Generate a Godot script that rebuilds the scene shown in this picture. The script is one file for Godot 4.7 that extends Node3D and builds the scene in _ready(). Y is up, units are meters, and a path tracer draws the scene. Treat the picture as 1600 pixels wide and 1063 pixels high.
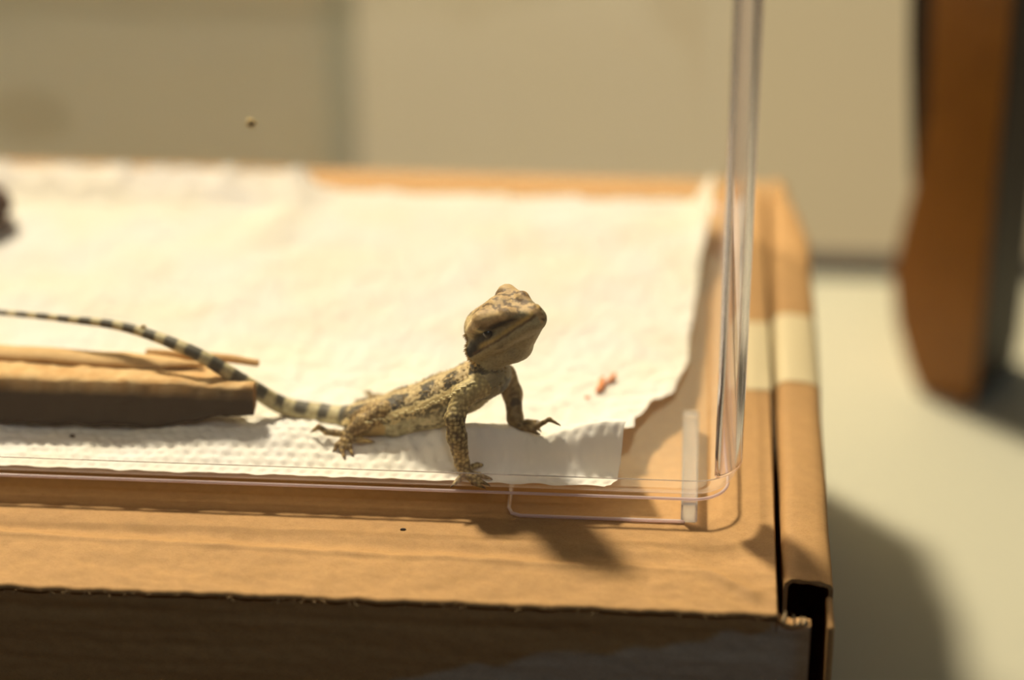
extends Node3D

const K := 0.001            # the scene is laid out in millimetres, the world in metres
var M := {}
var used := {}
var lizard_grid := {}

# ------------------------------------------------------------------ naming
func numbered(called: String) -> String:
	used[called] = int(used.get(called, -1)) + 1
	return called if used[called] == 0 else "%s_%03d" % [called, used[called]]

func tag(o: Node3D, label: String, category: String, group := "") -> Node3D:
	o.set_meta("label", label)
	o.set_meta("category", category)
	if group:
		o.set_meta("group", group)
	return o

func thing(called: String, label: String, category: String, at := Vector3.ZERO, group := "") -> Node3D:
	var o := Node3D.new()
	o.name = numbered(called)
	o.position = at
	add_child(o, true)
	tag(o, label, category, group)
	return o

func obj(called: String, mesh: Mesh, m: Material, parent: Node = self) -> MeshInstance3D:
	var o := MeshInstance3D.new()
	o.name = numbered(called) if parent == self else called
	o.mesh = mesh
	o.material_override = m
	o.cast_shadow = GeometryInstance3D.SHADOW_CASTING_SETTING_ON
	parent.add_child(o, true)
	return o

func struct(called: String, mesh: Mesh, m: Material, parent: Node = self) -> MeshInstance3D:
	var o := obj(called, mesh, m, parent)
	o.name = called
	o.set_meta("kind", "structure")
	return o

# ------------------------------------------------------------------ mesh building (all in mm)
class Geo:
	var v := PackedVector3Array()
	var c := PackedColorArray()
	var uv := PackedVector2Array()
	var i := PackedInt32Array()
	var colored := false
	func add(p: Vector3, col := Color.WHITE, t := Vector2.ZERO) -> int:
		v.append(p); c.append(col); uv.append(t)
		return v.size() - 1
	func tri(a: int, b: int, d: int) -> void:
		i.append(a); i.append(b); i.append(d)
	func quad(a: int, b: int, d: int, e: int) -> void:   # counter-clockwise seen from outside; stored clockwise
		tri(a, d, b); tri(a, e, d)
	func volume() -> float:
		var s := 0.0
		for k in range(0, i.size(), 3):
			s += v[i[k]].dot(v[i[k + 1]].cross(v[i[k + 2]]))
		return -s      # clockwise faces: positive when they look outwards
	func flip() -> void:
		for k in range(0, i.size(), 3):
			var t := i[k + 1]
			i[k + 1] = i[k + 2]; i[k + 2] = t
	func mesh(closed := false, flat := false) -> ArrayMesh:
		if closed and volume() < 0.0:
			flip()
		var vv := v
		var cc := c
		var tt := uv
		var ii := i
		if flat:
			vv = PackedVector3Array(); cc = PackedColorArray(); tt = PackedVector2Array(); ii = PackedInt32Array()
			for k in i.size():
				vv.append(v[i[k]]); cc.append(c[i[k]]); tt.append(uv[i[k]]); ii.append(k)
		var n := PackedVector3Array()
		n.resize(vv.size())
		for k in range(0, ii.size(), 3):
			var a := vv[ii[k]]
			var f := (vv[ii[k + 2]] - a).cross(vv[ii[k + 1]] - a)
			n[ii[k]] += f; n[ii[k + 1]] += f; n[ii[k + 2]] += f
		for k in n.size():
			n[k] = n[k].normalized() if n[k].length_squared() > 1e-20 else Vector3.UP
		var sc := PackedVector3Array()
		sc.resize(vv.size())
		for k in vv.size():
			sc[k] = vv[k] * 0.001
		var a2 := []
		a2.resize(Mesh.ARRAY_MAX)
		a2[Mesh.ARRAY_VERTEX] = sc
		a2[Mesh.ARRAY_NORMAL] = n
		a2[Mesh.ARRAY_TEX_UV] = tt
		if colored:
			a2[Mesh.ARRAY_COLOR] = cc
		a2[Mesh.ARRAY_INDEX] = ii
		var m := ArrayMesh.new()
		m.add_surface_from_arrays(Mesh.PRIMITIVE_TRIANGLES, a2)
		return m
	# rows of equal length joined into a skin
	func skin(rows: Array, closed_u := false, closed_v := false, cols: Array = []) -> void:
		var nr := rows.size()
		var nc: int = rows[0].size()
		var b := v.size()
		for r in nr:
			for k in nc:
				add(rows[r][k], cols[r][k] if cols.size() else Color.WHITE)
		for r in (nr if closed_v else nr - 1):
			for k in (nc if closed_u else nc - 1):
				var r2 := (r + 1) % nr
				var k2 := (k + 1) % nc
				quad(b + r * nc + k, b + r * nc + k2, b + r2 * nc + k2, b + r2 * nc + k)
	func fan(pts: Array, col := Color.WHITE, rev := false) -> void:     # a flat cap with its own vertices
		var m := Vector3.ZERO
		for p in pts:
			m += p
		var o := add(m / pts.size(), col)
		var b := v.size()
		for p in pts:
			add(p, col)
		for k in pts.size():
			var k2 := (k + 1) % pts.size()
			if rev:
				tri(o, b + k, b + k2)
			else:
				tri(o, b + k2, b + k)

func chamfer_box(lo: Vector3, hi: Vector3, r: float, g: Geo = null) -> Geo:
	if g == null:
		g = Geo.new()
	var mid := (lo + hi) / 2
	var h := (hi - lo) / 2
	var b := g.v.size()
	# 8 corners x 3 points: index = corner * 3 + axis of the face it lies on
	for s in 8:
		var sg := Vector3(1 if s & 1 else -1, 1 if s & 2 else -1, 1 if s & 4 else -1)
		for ax in 3:
			var p := h - Vector3(r, r, r)
			p[ax] = h[ax]
			g.add(mid + p * sg)
	var faces := [[0, [0, 2, 6, 4], -1], [0, [1, 3, 7, 5], 1], [1, [0, 1, 5, 4], -1], [1, [2, 3, 7, 6], 1], [2, [0, 1, 3, 2], -1], [2, [4, 5, 7, 6], 1]]
	var put := func(q: Array):
		var pa := g.v[q[0]]
		var n := (g.v[q[1]] - pa).cross(g.v[q[2]] - pa)
		var cen := Vector3.ZERO
		for e in q:
			cen += g.v[e]
		if n.dot(cen / q.size() - mid) < 0:
			q.reverse()
		if q.size() == 4:
			g.quad(q[0], q[1], q[2], q[3])
		else:
			g.tri(q[0], q[2], q[1])
	for f in faces:
		var q := []
		for s in f[1]:
			q.append(b + s * 3 + f[0])
		put.call(q)
	for ax in 3:
		var a1 := (ax + 1) % 3
		var a2 := (ax + 2) % 3
		for k in 4:
			var s0 := (((k & 1)) << a1) | (((k >> 1) & 1) << a2)
			var s1 := s0 | (1 << ax)
			put.call([b + s0 * 3 + a1, b + s1 * 3 + a1, b + s1 * 3 + a2, b + s0 * 3 + a2])
	for s in 8:
		put.call([b + s * 3, b + s * 3 + 1, b + s * 3 + 2])
	return g

func ring(center: Vector3, ax: Vector3, ay: Vector3, rx: float, ry: float, n: int) -> Array:
	var out := []
	for k in n:
		var a := TAU * k / n
		out.append(center + ax * (cos(a) * rx) + ay * (sin(a) * ry))
	return out

func tube(g: Geo, pts: Array, radii: Array, n := 8, col := Color.WHITE) -> void:
	var rows := []
	var cols := []
	for k in pts.size():
		var d: Vector3 = (pts[mini(k + 1, pts.size() - 1)] - pts[maxi(k - 1, 0)]).normalized()
		var side := d.cross(Vector3.UP)
		if side.length() < 0.1:
			side = d.cross(Vector3.RIGHT)
		side = side.normalized()
		rows.append(ring(pts[k], side, d.cross(side), radii[k], radii[k], n))
		var cr := []
		for q in n:
			cr.append(col)
		cols.append(cr)
	g.skin(rows, true, false, cols)
	g.fan(rows[0], col, false)
	g.fan(rows[-1], col, true)

func lathe(prof: Array, n: int, g: Geo = null) -> Geo:       # prof: [radius, y] from the bottom up
	if g == null:
		g = Geo.new()
	var rows := []
	for p in prof:
		rows.append(ring(Vector3(0, p[1], 0), Vector3.RIGHT, Vector3.BACK, maxf(p[0], 0.001), maxf(p[0], 0.001), n))
	g.skin(rows, true)
	return g

func extrude(poly: Array, z0: float, z1: float, rows_col := Color.WHITE, g: Geo = null) -> Geo:   # poly in xy
	if g == null:
		g = Geo.new()
	var a := []
	var b := []
	var flat := PackedVector2Array()
	for p in poly:
		a.append(Vector3(p.x, p.y, z0)); b.append(Vector3(p.x, p.y, z1))
		flat.append(p)
	g.skin([a, b], true, false)
	var t := Geometry2D.triangulate_polygon(flat)
	for side in 2:
		var o := g.v.size()
		for p in (a if side == 0 else b):
			g.add(p, rows_col)
		for k in range(0, t.size(), 3):
			if side == 0:
				g.tri(o + t[k], o + t[k + 1], o + t[k + 2])
			else:
				g.tri(o + t[k], o + t[k + 2], o + t[k + 1])
	return g

# ------------------------------------------------------------------ materials
func mat(called: String, col: Color, rough := 0.8, spec := 0.5) -> StandardMaterial3D:
	var m := StandardMaterial3D.new()
	m.resource_name = called
	m.albedo_color = col
	m.roughness = rough
	m.metallic_specular = spec
	M[called] = m
	return m

func rgb8(r: int, g: int, b: int) -> Color:
	return Color(r / 255.0, g / 255.0, b / 255.0)

func lin(r: float, g: float, b: float) -> Color:
	return Color(r / 255.0, g / 255.0, b / 255.0).srgb_to_linear()

func noise(freq: float, sd: int, kind := FastNoiseLite.TYPE_SIMPLEX_SMOOTH, oct := 1) -> FastNoiseLite:
	var n := FastNoiseLite.new()
	n.noise_type = kind
	n.seed = sd
	n.frequency = freq
	n.fractal_type = FastNoiseLite.FRACTAL_FBM if oct > 1 else FastNoiseLite.FRACTAL_NONE
	n.fractal_octaves = oct
	return n

func fibre_texture(side: int, strokes: int, base: Color, dark: Color, pale: Color, slope: float, spread: float, sd: int) -> ImageTexture:
	var im := Image.create(side, side, false, Image.FORMAT_RGB8)
	var n := noise(0.012, sd, FastNoiseLite.TYPE_SIMPLEX_SMOOTH, 3)
	var rng := RandomNumberGenerator.new()
	rng.seed = sd
	for y in side:
		for x in side:
			# two shifted looks blended so that the edges meet
			var fx := float(x) / side
			var a := n.get_noise_2d(x, y) * (1 - fx) + n.get_noise_2d(x - side, y) * fx
			var k := 1.0 + 0.05 * a + rng.randf_range(-0.025, 0.025)
			im.set_pixel(x, y, Color(base.r * k, base.g * k, base.b * k))
	for s in strokes:
		var p := Vector2(rng.randf() * side, rng.randf() * side)
		var ang := slope + rng.randfn(0.0, spread)
		var d := Vector2(cos(ang), sin(ang))
		var bend := rng.randf_range(-0.03, 0.03)
		var len := rng.randi_range(8, 30)
		var tone := dark if rng.randf() < 0.5 else pale
		var w := rng.randf_range(0.12, 0.4) * (2.0 if rng.randf() < 0.012 else 1.0)
		for k in len:
			var px := posmod(int(p.x), side)
			var py := posmod(int(p.y), side)
			im.set_pixel(px, py, im.get_pixel(px, py).lerp(tone, minf(w, 0.8)))
			p += d
			d = d.rotated(bend)
	return ImageTexture.create_from_image(im)

func make_materials() -> void:
	var card := mat("cardboard", Color.WHITE, 0.72, 0.35)
	card.vertex_color_use_as_albedo = true
	card.albedo_texture = fibre_texture(1024, 26000, rgb8(234, 230, 224), rgb8(190, 172, 148), rgb8(255, 250, 240), 0.05, 0.7, 11)
	card.uv1_triplanar = true
	card.uv1_scale = Vector3(24, 24, 24)
	var t := mat("pale_sheet", rgb8(226, 208, 165), 0.35, 0.5)
	t.vertex_color_use_as_albedo = false
	var paper := mat("paper", Color.WHITE, 0.95, 0.2)
	paper.vertex_color_use_as_albedo = true
	paper.backlight_enabled = true
	paper.backlight = Color(0.6, 0.58, 0.54)
	var skinm := mat("skin", Color(0.99, 1.0, 0.97), 0.62, 0.45)
	skinm.vertex_color_use_as_albedo = true
	var wood := mat("driftwood", Color.WHITE, 0.85, 0.3)
	wood.vertex_color_use_as_albedo = true
	wood.albedo_texture = fibre_texture(512, 14000, rgb8(236, 226, 212), rgb8(190, 165, 135), rgb8(255, 250, 240), 0.0, 0.12, 5)
	wood.uv1_triplanar = true
	wood.uv1_scale = Vector3(25, 25, 25)
	var post := mat("varnished_wood", rgb8(176, 118, 44), 0.4, 0.5)
	post.albedo_texture = fibre_texture(512, 9000, rgb8(230, 225, 220), rgb8(160, 130, 110), rgb8(255, 255, 250), PI / 2, 0.06, 8)
	post.uv1_triplanar = true
	post.uv1_scale = Vector3(9, 9, 9)
	mat("shaded_wood", rgb8(52, 40, 34), 0.6)  # dark tone that stands for shade on the sides of the post
	mat("table_top", rgb8(188, 185, 163), 0.55, 0.4)
	mat("table_edge", rgb8(60, 52, 58), 0.6)
	mat("wall_paint", rgb8(238, 228, 198), 0.9, 0.2)
	mat("ceiling_paint", rgb8(235, 232, 220), 0.9, 0.2)
	mat("dim_paint", rgb8(92, 88, 84), 0.9, 0.2)
	mat("shade_metal", rgb8(60, 60, 58), 0.5, 0.5)
	mat("floor_wood", rgb8(84, 64, 46), 0.6, 0.4)
	mat("grey_plastic", rgb8(228, 242, 230), 0.6, 0.4)
	mat("stone", rgb8(84, 58, 44), 0.8)
	mat("carrot", rgb8(236, 140, 70), 0.5)
	mat("crumb", rgb8(250, 222, 160), 0.8)
	mat("dark_speck", rgb8(58, 44, 32), 0.8)
	mat("eye", rgb8(14, 11, 9), 0.12, 0.6)
	mat("claw", rgb8(104, 82, 54), 0.4)
	mat("cord", rgb8(240, 236, 225), 0.6)
	var pane := mat("clear_sheet", Color(0.95, 0.92, 0.88, 0.035), 0.04, 0.5)
	pane.backlight_enabled = true
	pane.backlight = Color(0.10, 0.098, 0.094)
	var skirt := mat("clear_skirt", Color(0.95, 0.86, 0.82, 0.07), 0.06, 0.5)
	skirt.transparency = BaseMaterial3D.TRANSPARENCY_ALPHA
	skirt.backlight_enabled = true
	skirt.backlight = Color(0.3, 0.27, 0.26)
	pane.transparency = BaseMaterial3D.TRANSPARENCY_ALPHA
	var solid := mat("clear_solid", Color(0.95, 0.92, 0.95, 0.02), 0.03, 0.5)
	solid.refraction_enabled = true
	solid.refraction_scale = 0.049
	var milky := mat("clear_milky", Color(0.95, 0.93, 0.92, 0.16), 0.12, 0.5)
	milky.refraction_enabled = true
	milky.refraction_scale = 0.049
	milky.backlight_enabled = true
	milky.backlight = Color(0.3, 0.29, 0.29)
	var bead := mat("clear_bead", Color(0.96, 0.9, 0.91, 0.45), 0.15, 0.6)
	bead.backlight_enabled = true
	bead.backlight = Color(0.7, 0.66, 0.67)
	bead.refraction_enabled = true
	bead.refraction_scale = 0.049
	var globe := mat("lamp_glass", rgb8(255, 250, 235), 0.4)
	globe.emission_enabled = true
	globe.emission = Color(1.0, 0.87, 0.62)
	globe.emission_energy_multiplier = 2.0
	var low := mat("low_glass", rgb8(255, 248, 232), 0.4)
	low.emission_enabled = true
	low.emission = Color(1.0, 0.9, 0.74)
	low.emission_energy_multiplier = 1.0
	var cool := mat("cool_glass", rgb8(245, 248, 255), 0.4)
	cool.emission_enabled = true
	cool.emission = Color(0.86, 0.93, 1.0)
	cool.emission_energy_multiplier = 0.9

# ------------------------------------------------------------------ the picture's frame: camera, air, light
const LAMP_AT := Vector3(-0.583, 1.232, -1.205)
const LAMP_COLOR := Color(1.0, 0.945, 0.83)

func set_view() -> void:
	var cam := Camera3D.new()
	cam.name = "camera"
	cam.position = Vector3(0, 0.26, 0)
	cam.rotation_degrees = Vector3(-28.0, 3.9, 0)
	var at := CameraAttributesPhysical.new()
	at.frustum_focal_length = 94.83
	at.frustum_focus_distance = 0.487
	at.exposure_aperture = 5.0
	at.frustum_near = 0.03
	at.frustum_far = 20.0
	cam.attributes = at
	add_child(cam, true)
	var env := Environment.new()
	env.background_mode = Environment.BG_COLOR
	env.background_color = Color(0.02, 0.02, 0.02)
	env.tonemap_mode = Environment.TONE_MAPPER_LINEAR
	env.tonemap_exposure = 1.06
	env.sdfgi_enabled = true
	env.ssao_enabled = true
	env.ssil_enabled = true
	var we := WorldEnvironment.new()
	we.name = "world_environment"
	we.environment = env
	add_child(we, true)

func pendant_lamp() -> void:
	var l := thing("pendant_lamp", "dark metal dome lamp with a frosted bulb hanging on a cord from the ceiling", "lamp", LAMP_AT)
	var g := Geo.new()
	var prof := []
	for k in 17:
		var a := -PI / 2 + PI * k / 16
		prof.append([95 * cos(a), 95 * sin(a)])
	obj("bulb", lathe(prof, 24).mesh(true), M.lamp_glass, l)
	var dome := []
	for q in [[220, -60], [205, 0], [175, 60], [125, 105], [60, 128], [0, 134], [0, 138], [61, 132], [127, 108], [178, 62], [208, 1], [223, -60], [220, -60]]:
		dome.append(q)
	obj("shade", lathe(dome, 40).mesh(true), M.shade_metal, l)
	obj("socket", lathe([[0, 92], [22, 92], [22, 133], [0, 133]], 16).mesh(true), M.cord, l)
	g = Geo.new()
	tube(g, [Vector3(0, 135, 0), Vector3(0, 448, 0)], [3, 3], 8)
	obj("cord", g.mesh(true), M.cord, l)
	obj("ceiling_rose", lathe([[0, 440], [40, 446], [46, 460], [46, 467.5], [0, 467.5]], 20).mesh(true), M.cord, l)
	var o := SpotLight3D.new()
	o.name = "lamp_light"
	o.light_color = LAMP_COLOR
	o.light_energy = 3.5
	o.light_size = 0.095
	o.spot_angle = 72.0
	o.spot_angle_attenuation = 0.15
	o.rotation_degrees = Vector3(-90, 0, 0)
	o.spot_range = 8.0
	o.spot_attenuation = 2.0
	o.shadow_enabled = true
	l.add_child(o, true)

func added_low_lamp() -> void:
	var l := thing("added_wash_lamp", "unseen globe lamp added on the floor behind the table to brighten the back wall", "lamp", Vector3(0.12, -0.825, -1.12))  # unseen lamp, added to wash the back wall with light
	obj("base", lathe([[0, 0], [70, 0], [70, 8], [20, 16], [14, 90], [22, 130], [0, 130]], 24).mesh(true), M.shade_metal, l)
	var prof := []
	for k in 17:
		var a := -PI / 2 + PI * k / 16
		prof.append([75 * cos(a), 195 + 75 * sin(a)])
	obj("wash_lamp_bulb", lathe(prof, 24).mesh(true), M.low_glass, l)
	var o := OmniLight3D.new()
	o.name = "wash_lamp_light"
	o.light_color = Color(1.0, 0.9, 0.74)
	o.light_energy = 0.055
	o.light_size = 0.07
	o.omni_range = 8.0
	o.omni_attenuation = 2.0
	o.shadow_enabled = true
	o.position = Vector3(0, 0.195, 0)
	l.add_child(o, true)

func added_fill_lamp() -> void:
	var l := thing("added_fill_lamp", "unseen dim cool white fill light added behind the camera, shaped as a ceiling disc", "lamp", Vector3(0.25, 1.7, 1.1))  # unseen fill, added to lift the sides that face the camera
	obj("base", lathe([[0, -22], [150, -22], [155, -16], [155, -0.5], [0, -0.5]], 32).mesh(true), M.cord, l)
	obj("fill_lamp_disc", lathe([[0, -40], [90, -37], [138, -22.5], [0, -22.5]], 32).mesh(true), M.cool_glass, l)
	var a := AreaLight3D.new()
	a.name = "fill_lamp_light"
	a.light_color = Color(0.86, 0.93, 1.0)
	a.light_energy = 0.5
	a.area_size = Vector2(0.26, 0.26)
	a.area_range = 8.0
	a.area_attenuation = 2.0
	a.shadow_enabled = true
	a.position = Vector3(0, -0.044, 0)
	a.rotation_degrees = Vector3(-90, 0, 0)
	l.add_child(a, true)

# ------------------------------------------------------------------ room and table
func room() -> void:
	var x0 := -1900.0; var x1 := 1900.0; var z0 := -1650.0; var z1 := 2000.0; var y0 := -825.0; var y1 := 1700.0
	struct("floor", chamfer_box(Vector3(x0 - 80, y0 - 80, z0 - 80), Vector3(x1 + 80, y0, z1 + 80), 2).mesh(true, true), M.floor_wood)
	struct("ceiling", chamfer_box(Vector3(x0 - 80, y1, z0 - 80), Vector3(x1 + 80, y1 + 80, z1 + 80), 2).mesh(true, true), M.dim_paint)
	struct("wall_back", chamfer_box(Vector3(x0 - 80, y0, z0 - 80), Vector3(x1 + 80, y1, z0), 2).mesh(true, true), M.wall_paint)
	struct("wall_front", chamfer_box(Vector3(x0 - 80, y0, z1), Vector3(x1 + 80, y1, z1 + 80), 2).mesh(true, true), M.dim_paint)
	struct("wall_left", chamfer_box(Vector3(x0 - 80, y0, z0), Vector3(x0, y1, z1), 2).mesh(true, true), M.dim_paint)
	struct("wall_right", chamfer_box(Vector3(x1, y0, z0), Vector3(x1 + 80, y1, z1), 2).mesh(true, true), M.dim_paint)
	struct("baseboard_back", chamfer_box(Vector3(x0, y0, z0), Vector3(x1, y0 + 90, z0 + 14), 3).mesh(true, true), M.ceiling_paint)

	var t := thing("table", "cream topped table with a dark back edge under the cardboard box", "table", Vector3(0, -0.825, 0))
	var oy := 825.0
	obj("table_top", chamfer_box(Vector3(-700, -103 + oy, -674), Vector3(800, -75 + oy, -386), 2).mesh(true, true), M.table_top, t)
	obj("edge_strip", chamfer_box(Vector3(-700, -105 + oy, -679), Vector3(800, -70.6 + oy, -674.2), 1).mesh(true, true), M.table_edge, t)
	for sx in [-660.0, 760.0]:
		for sz in [-640.0, -430.0]:
			obj("leg", chamfer_box(Vector3(sx - 25, 0, sz - 25), Vector3(sx + 25, -103 + oy, sz + 25), 3).mesh(true, true), M.table_edge, t)

func wooden_post() -> void:
	# a curved furniture foot standing on the table, turned a little so that its shaded right side shows
	var p := thing("wooden_post", "curved orange brown wooden post with swollen foot standing right of the box", "post", Vector3(0.068, -0.075, -0.605))
	var left := [[-10.5, 190], [-10.3, 107], [-9.5, 91], [-9.3, 74], [-11.3, 57], [-14.2, 40], [-15.3, 31], [-13.2, 18], [-8.8, 6], [-5.5, 0]]
	var poly := []
	for q in left:
		poly.append(Vector2(q[0], q[1]))
	for q in [[8.6, 0], [9.4, 10], [9.6, 30], [9.4, 60], [9.6, 85], [9.6, 107], [9.6, 190]]:
		poly.append(Vector2(q[0], q[1]))
	var c := Curve2D.new()
	var body := extrude(poly, -28, 0)
	var o := obj("shaft", body.mesh(true, true), M.varnished_wood, p)
	o.rotation_degrees.y = -28
	var st := []
	for q in [[-10.4, 190], [-10.2, 107], [-9.4, 91], [-9.2, 74], [-11.2, 57], [-12.4, 57]]:
		st.append(Vector2(q[0], q[1]))
	for q in [[-14.2, 74], [-15.8, 91], [-16.8, 107], [-17.4, 190]]:
		st.append(Vector2(q[0], q[1]))
	o = obj("shade_strip", extrude(st, -16, -1).mesh(true, true), M.shaded_wood, p)  # dark strip in place of shade along the upper left side
	o.rotation_degrees.y = -28
	st = []
	for q in [[8.7, 0.2], [9.5, 10], [9.7, 30], [9.5, 60], [9.7, 85], [9.7, 107], [9.7, 190], [10.3, 190], [10.3, 85], [10.1, 60], [10.3, 30], [10.1, 10], [9.3, 0.2]]:
		st.append(Vector2(q[0], q[1]))
	o = obj("shade_strip", extrude(st, -28, -0.3).mesh(true, true), M.shaded_wood, p)  # thin dark slab that puts shade on the right side
	o.rotation_degrees.y = -28

func grey_bin() -> void:
	var b := thing("storage_bin", "plain grey storage bin standing behind the clear tub at the left", "bin", Vector3(-0.26, -0.075, -0.66))
	obj("body", chamfer_box(Vector3(-166, 0, -60), Vector3(166, 128, 0), 4).mesh(true, true), M.grey_plastic, b)
	obj("rim", chamfer_box(Vector3(-169, 128, -63), Vector3(169, 136, 3), 2).mesh(true, true), M.grey_plastic, b)

# ------------------------------------------------------------------ cardboard box
var n_a := noise(0.06, 21, FastNoiseLite.TYPE_SIMPLEX_SMOOTH, 3)
var n_b := noise(0.35, 22)
var n_c := noise(0.9, 23, FastNoiseLite.TYPE_SIMPLEX_SMOOTH, 2)

func bump(d: float, w: float) -> float:
	return exp(-d * d / (w * w))

func ss(a: float, b: float, x: float) -> float:
	var t := clampf((x - a) / (b - a), 0, 1)
	return t * t * (3 - 2 * t)

func lid_height(x: float, z: float) -> float:
	var h := -0.05
	var zr := -406.9 + (x + 121.0) * 0.034 + 0.25 * n_a.get_noise_1d(x * 0.8)
	var fade := 1.0 - ss(-22, 2, x)
	h += 0.42 * bump(z - zr, 0.75) * fade
	h -= 0.55 * bump(z - (zr - 3.4), 1.9) * (1.0 - ss(-14, 6, x))
	h -= 0.5 * ss(zr, -391.0, z) * ss(-408, -400, z)
	# soft hollows and creases towards the corner
	var near := ss(-416.5, -411, z)
	h += 0.35 * n_a.get_noise_2d(x * 1.3, z * 2.2) * near
	h -= 0.7 * bump(Vector2(x - 10, (z + 407) * 1.4).length(), 6.0) * near
	var d := Vector2(x - 19.6, z + 393).dot(Vector2(0.64, 0.77))      # a fold running to the torn corner
	var along := Vector2(x - 19.6, z + 393).dot(Vector2(-0.77, -0.64))
	h += 0.75 * bump(Vector2(x - 19.6, z + 393).dot(Vector2(0.62, -0.78)), 1.3) * (1.0 - ss(12, 22, absf(Vector2(x - 19.6, z + 393).length()))) * ss(2.5, 6, absf(Vector2(x - 19.6, z + 393).length()))
	h += 0.3 * bump(z + 403.2 - 0.05 * x, 0.6) * ss(-14, -6, x) * (1.0 - ss(4, 10, x))
	h += 0.05 * n_b.get_noise_2d(x, z)
	return h

var CARD := lin(213, 169, 114)

func card_tint(x: float, z: float, k := 1.0) -> Color:
	var s := k * (1.0 + 0.05 * n_a.get_noise_2d(x * 0.7 + 300, z * 0.7))
	return Color(CARD.r * s, CARD.g * s, CARD.b * s)

func card_panel(called: String, lo: Vector3, hi: Vector3, r: float, parent: Node) -> void:
	var g := chamfer_box(lo, hi, r)
	g.colored = true
	for k in g.c.size():
		g.c[k] = CARD
	obj(called, g.mesh(true, true), M.cardboard, parent)

func cardboard_box() -> void:
	var b := thing("cardboard_box", "brown corrugated cardboard box with a torn front corner, under the clear tub", "box", Vector3.ZERO)
	# lid: grid with a rolled front edge
	var xs := []
	var x := -250.0
	while x < 19.3:
		xs.append(x)
		x += 6.0 if x < -145 else 0.9
	xs.append(19.3)
	var zs := []
	var z := -570.0
	while z < -392.0:
		zs.append(z)
		z += 6.0 if z < -436 else 0.55
	var rows := []
	var cols := []
	for xx in xs:
		var r := []
		var cr := []
		var edge: float = 0.28 * n_b.get_noise_2d(xx * 0.5, 3.0) + 0.16 * n_c.get_noise_2d(xx, 7.0)
		r.append(Vector3(xx, -3.2, -569.0)); cr.append(CARD)
		for zz in zs:
			var h := lid_height(xx, zz)
			r.append(Vector3(xx, h, zz)); cr.append(card_tint(xx, zz))
		var hz := lid_height(xx, -392.0)
		for k in 6:
			var a := PI / 2 * k / 5.0
			r.append(Vector3(xx, hz - 0.7 + 0.7 * cos(a), -391.9 + edge + 0.9 * sin(a))); cr.append(card_tint(xx, -391, 1.06))
		r.append(Vector3(xx, hz - 1.0, -391.0 + edge)); cr.append(card_tint(xx, -391))
		r.append(Vector3(xx, hz - 1.3, -392.6)); cr.append(CARD)
		r.append(Vector3(xx, hz - 1.5, -398.0)); cr.append(CARD)
		rows.append(r); cols.append(cr)
	# the right edge of the lid turns down into the slot
	for k in 3:
		var r := []
		var cr := []
		for q in rows[xs.size() - 1]:
			r.append(q + Vector3([0.25, 0.3, 0.0][k], [-0.35, -1.2, -3.0][k], 0)); cr.append(CARD * 0.8)
		rows.append(r); cols.append(cr)
	var g := Geo.new()
	g.colored = true
	g.skin(rows, false, false, cols)
	obj("lid", g.mesh(), M.cardboard, b)

	# front panel
	rows = []; cols = []
	xs = []
	x = -250.0
	while x < 25.3:
		xs.append(x)
		x += 6.0 if x < -140 else 1.0
	xs.append(25.4)
	for xx in xs:
		var r := []
		var cr := []
		var top: float = -1.25 - 2.1 * ss(17.5, 21.5, xx) + (0.5 * n_c.get_noise_1d(xx * 2.0) if xx > 17 else 0.0)
		var zf: float = -391.75 - 0.25 * ss(10, 25, xx)
		r.append(Vector3(xx, top - 0.2, -394.6)); cr.append(card_tint(xx, 0))
		r.append(Vector3(xx, top, zf - 0.35)); cr.append(card_tint(xx, 0))
		for k in 60:
			var y := top - 0.4 - (0.5 * k if k < 40 else 20.0 + (k - 40) * 2.8)
			y = maxf(y, -75.0)
			var band: float = 0.35 * n_a.get_noise_2d(xx * 0.25, y * 2.6) + 0.10 * n_b.get_noise_2d(xx * 0.6, y)
			band -= 0.35 * bump(y + 6.5 + 0.01 * xx, 1.2) * (1.0 - ss(-30, 0, xx))
			r.append(Vector3(xx, y, zf + band * ss(0, 2, -y + top)))
			# a lighter, greyer patch spreads over the right end of the panel
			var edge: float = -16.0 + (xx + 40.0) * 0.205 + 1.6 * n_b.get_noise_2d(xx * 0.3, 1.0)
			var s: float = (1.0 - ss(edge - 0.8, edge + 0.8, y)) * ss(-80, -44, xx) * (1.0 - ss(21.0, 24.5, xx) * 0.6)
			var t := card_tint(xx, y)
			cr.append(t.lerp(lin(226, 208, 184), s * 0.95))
		r.append(Vector3(xx, -75.0, -394.6)); cr.append(CARD)
		rows.append(r); cols.append(cr)
	var last: Array = rows[-1]
	var rr := []
	var cc := []
	for q in last:
		rr.append(Vector3(q.x, q.y, -394.6)); cc.append(CARD)
	rows.append(rr); cols.append(cc)
	g = Geo.new()
	g.colored = true
	g.skin(rows, false, false, cols)
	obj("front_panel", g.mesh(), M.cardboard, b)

	# rolled side wall with its flap folded over the top
	var outer := [[20.75, -12.0], [20.7, -2.0], [20.85, -0.9], [21.3, -0.1], [22.0, 0.4], [23.2, 0.62], [25.0, 0.5], [27.0, 0.3], [28.3, -0.1], [29.1, -0.8], [29.45, -1.8], [29.5, -4.0], [29.5, -75.0]]
	var inner := [[21.5, -12.0], [21.45, -2.2], [21.55, -1.4], [21.8, -0.75], [22.3, -0.35], [23.2, -0.2], [25.0, -0.3], [27.0, -0.5], [28.0, -0.8], [28.5, -1.2], [28.7, -2.0], [28.75, -4.0], [28.75, -75.0]]
	var prof := outer.duplicate()
	for k in range(inner.size() - 1, -1, -1):
		prof.append(inner[k])
	rows = []; cols = []
	z = -570.0
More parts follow.
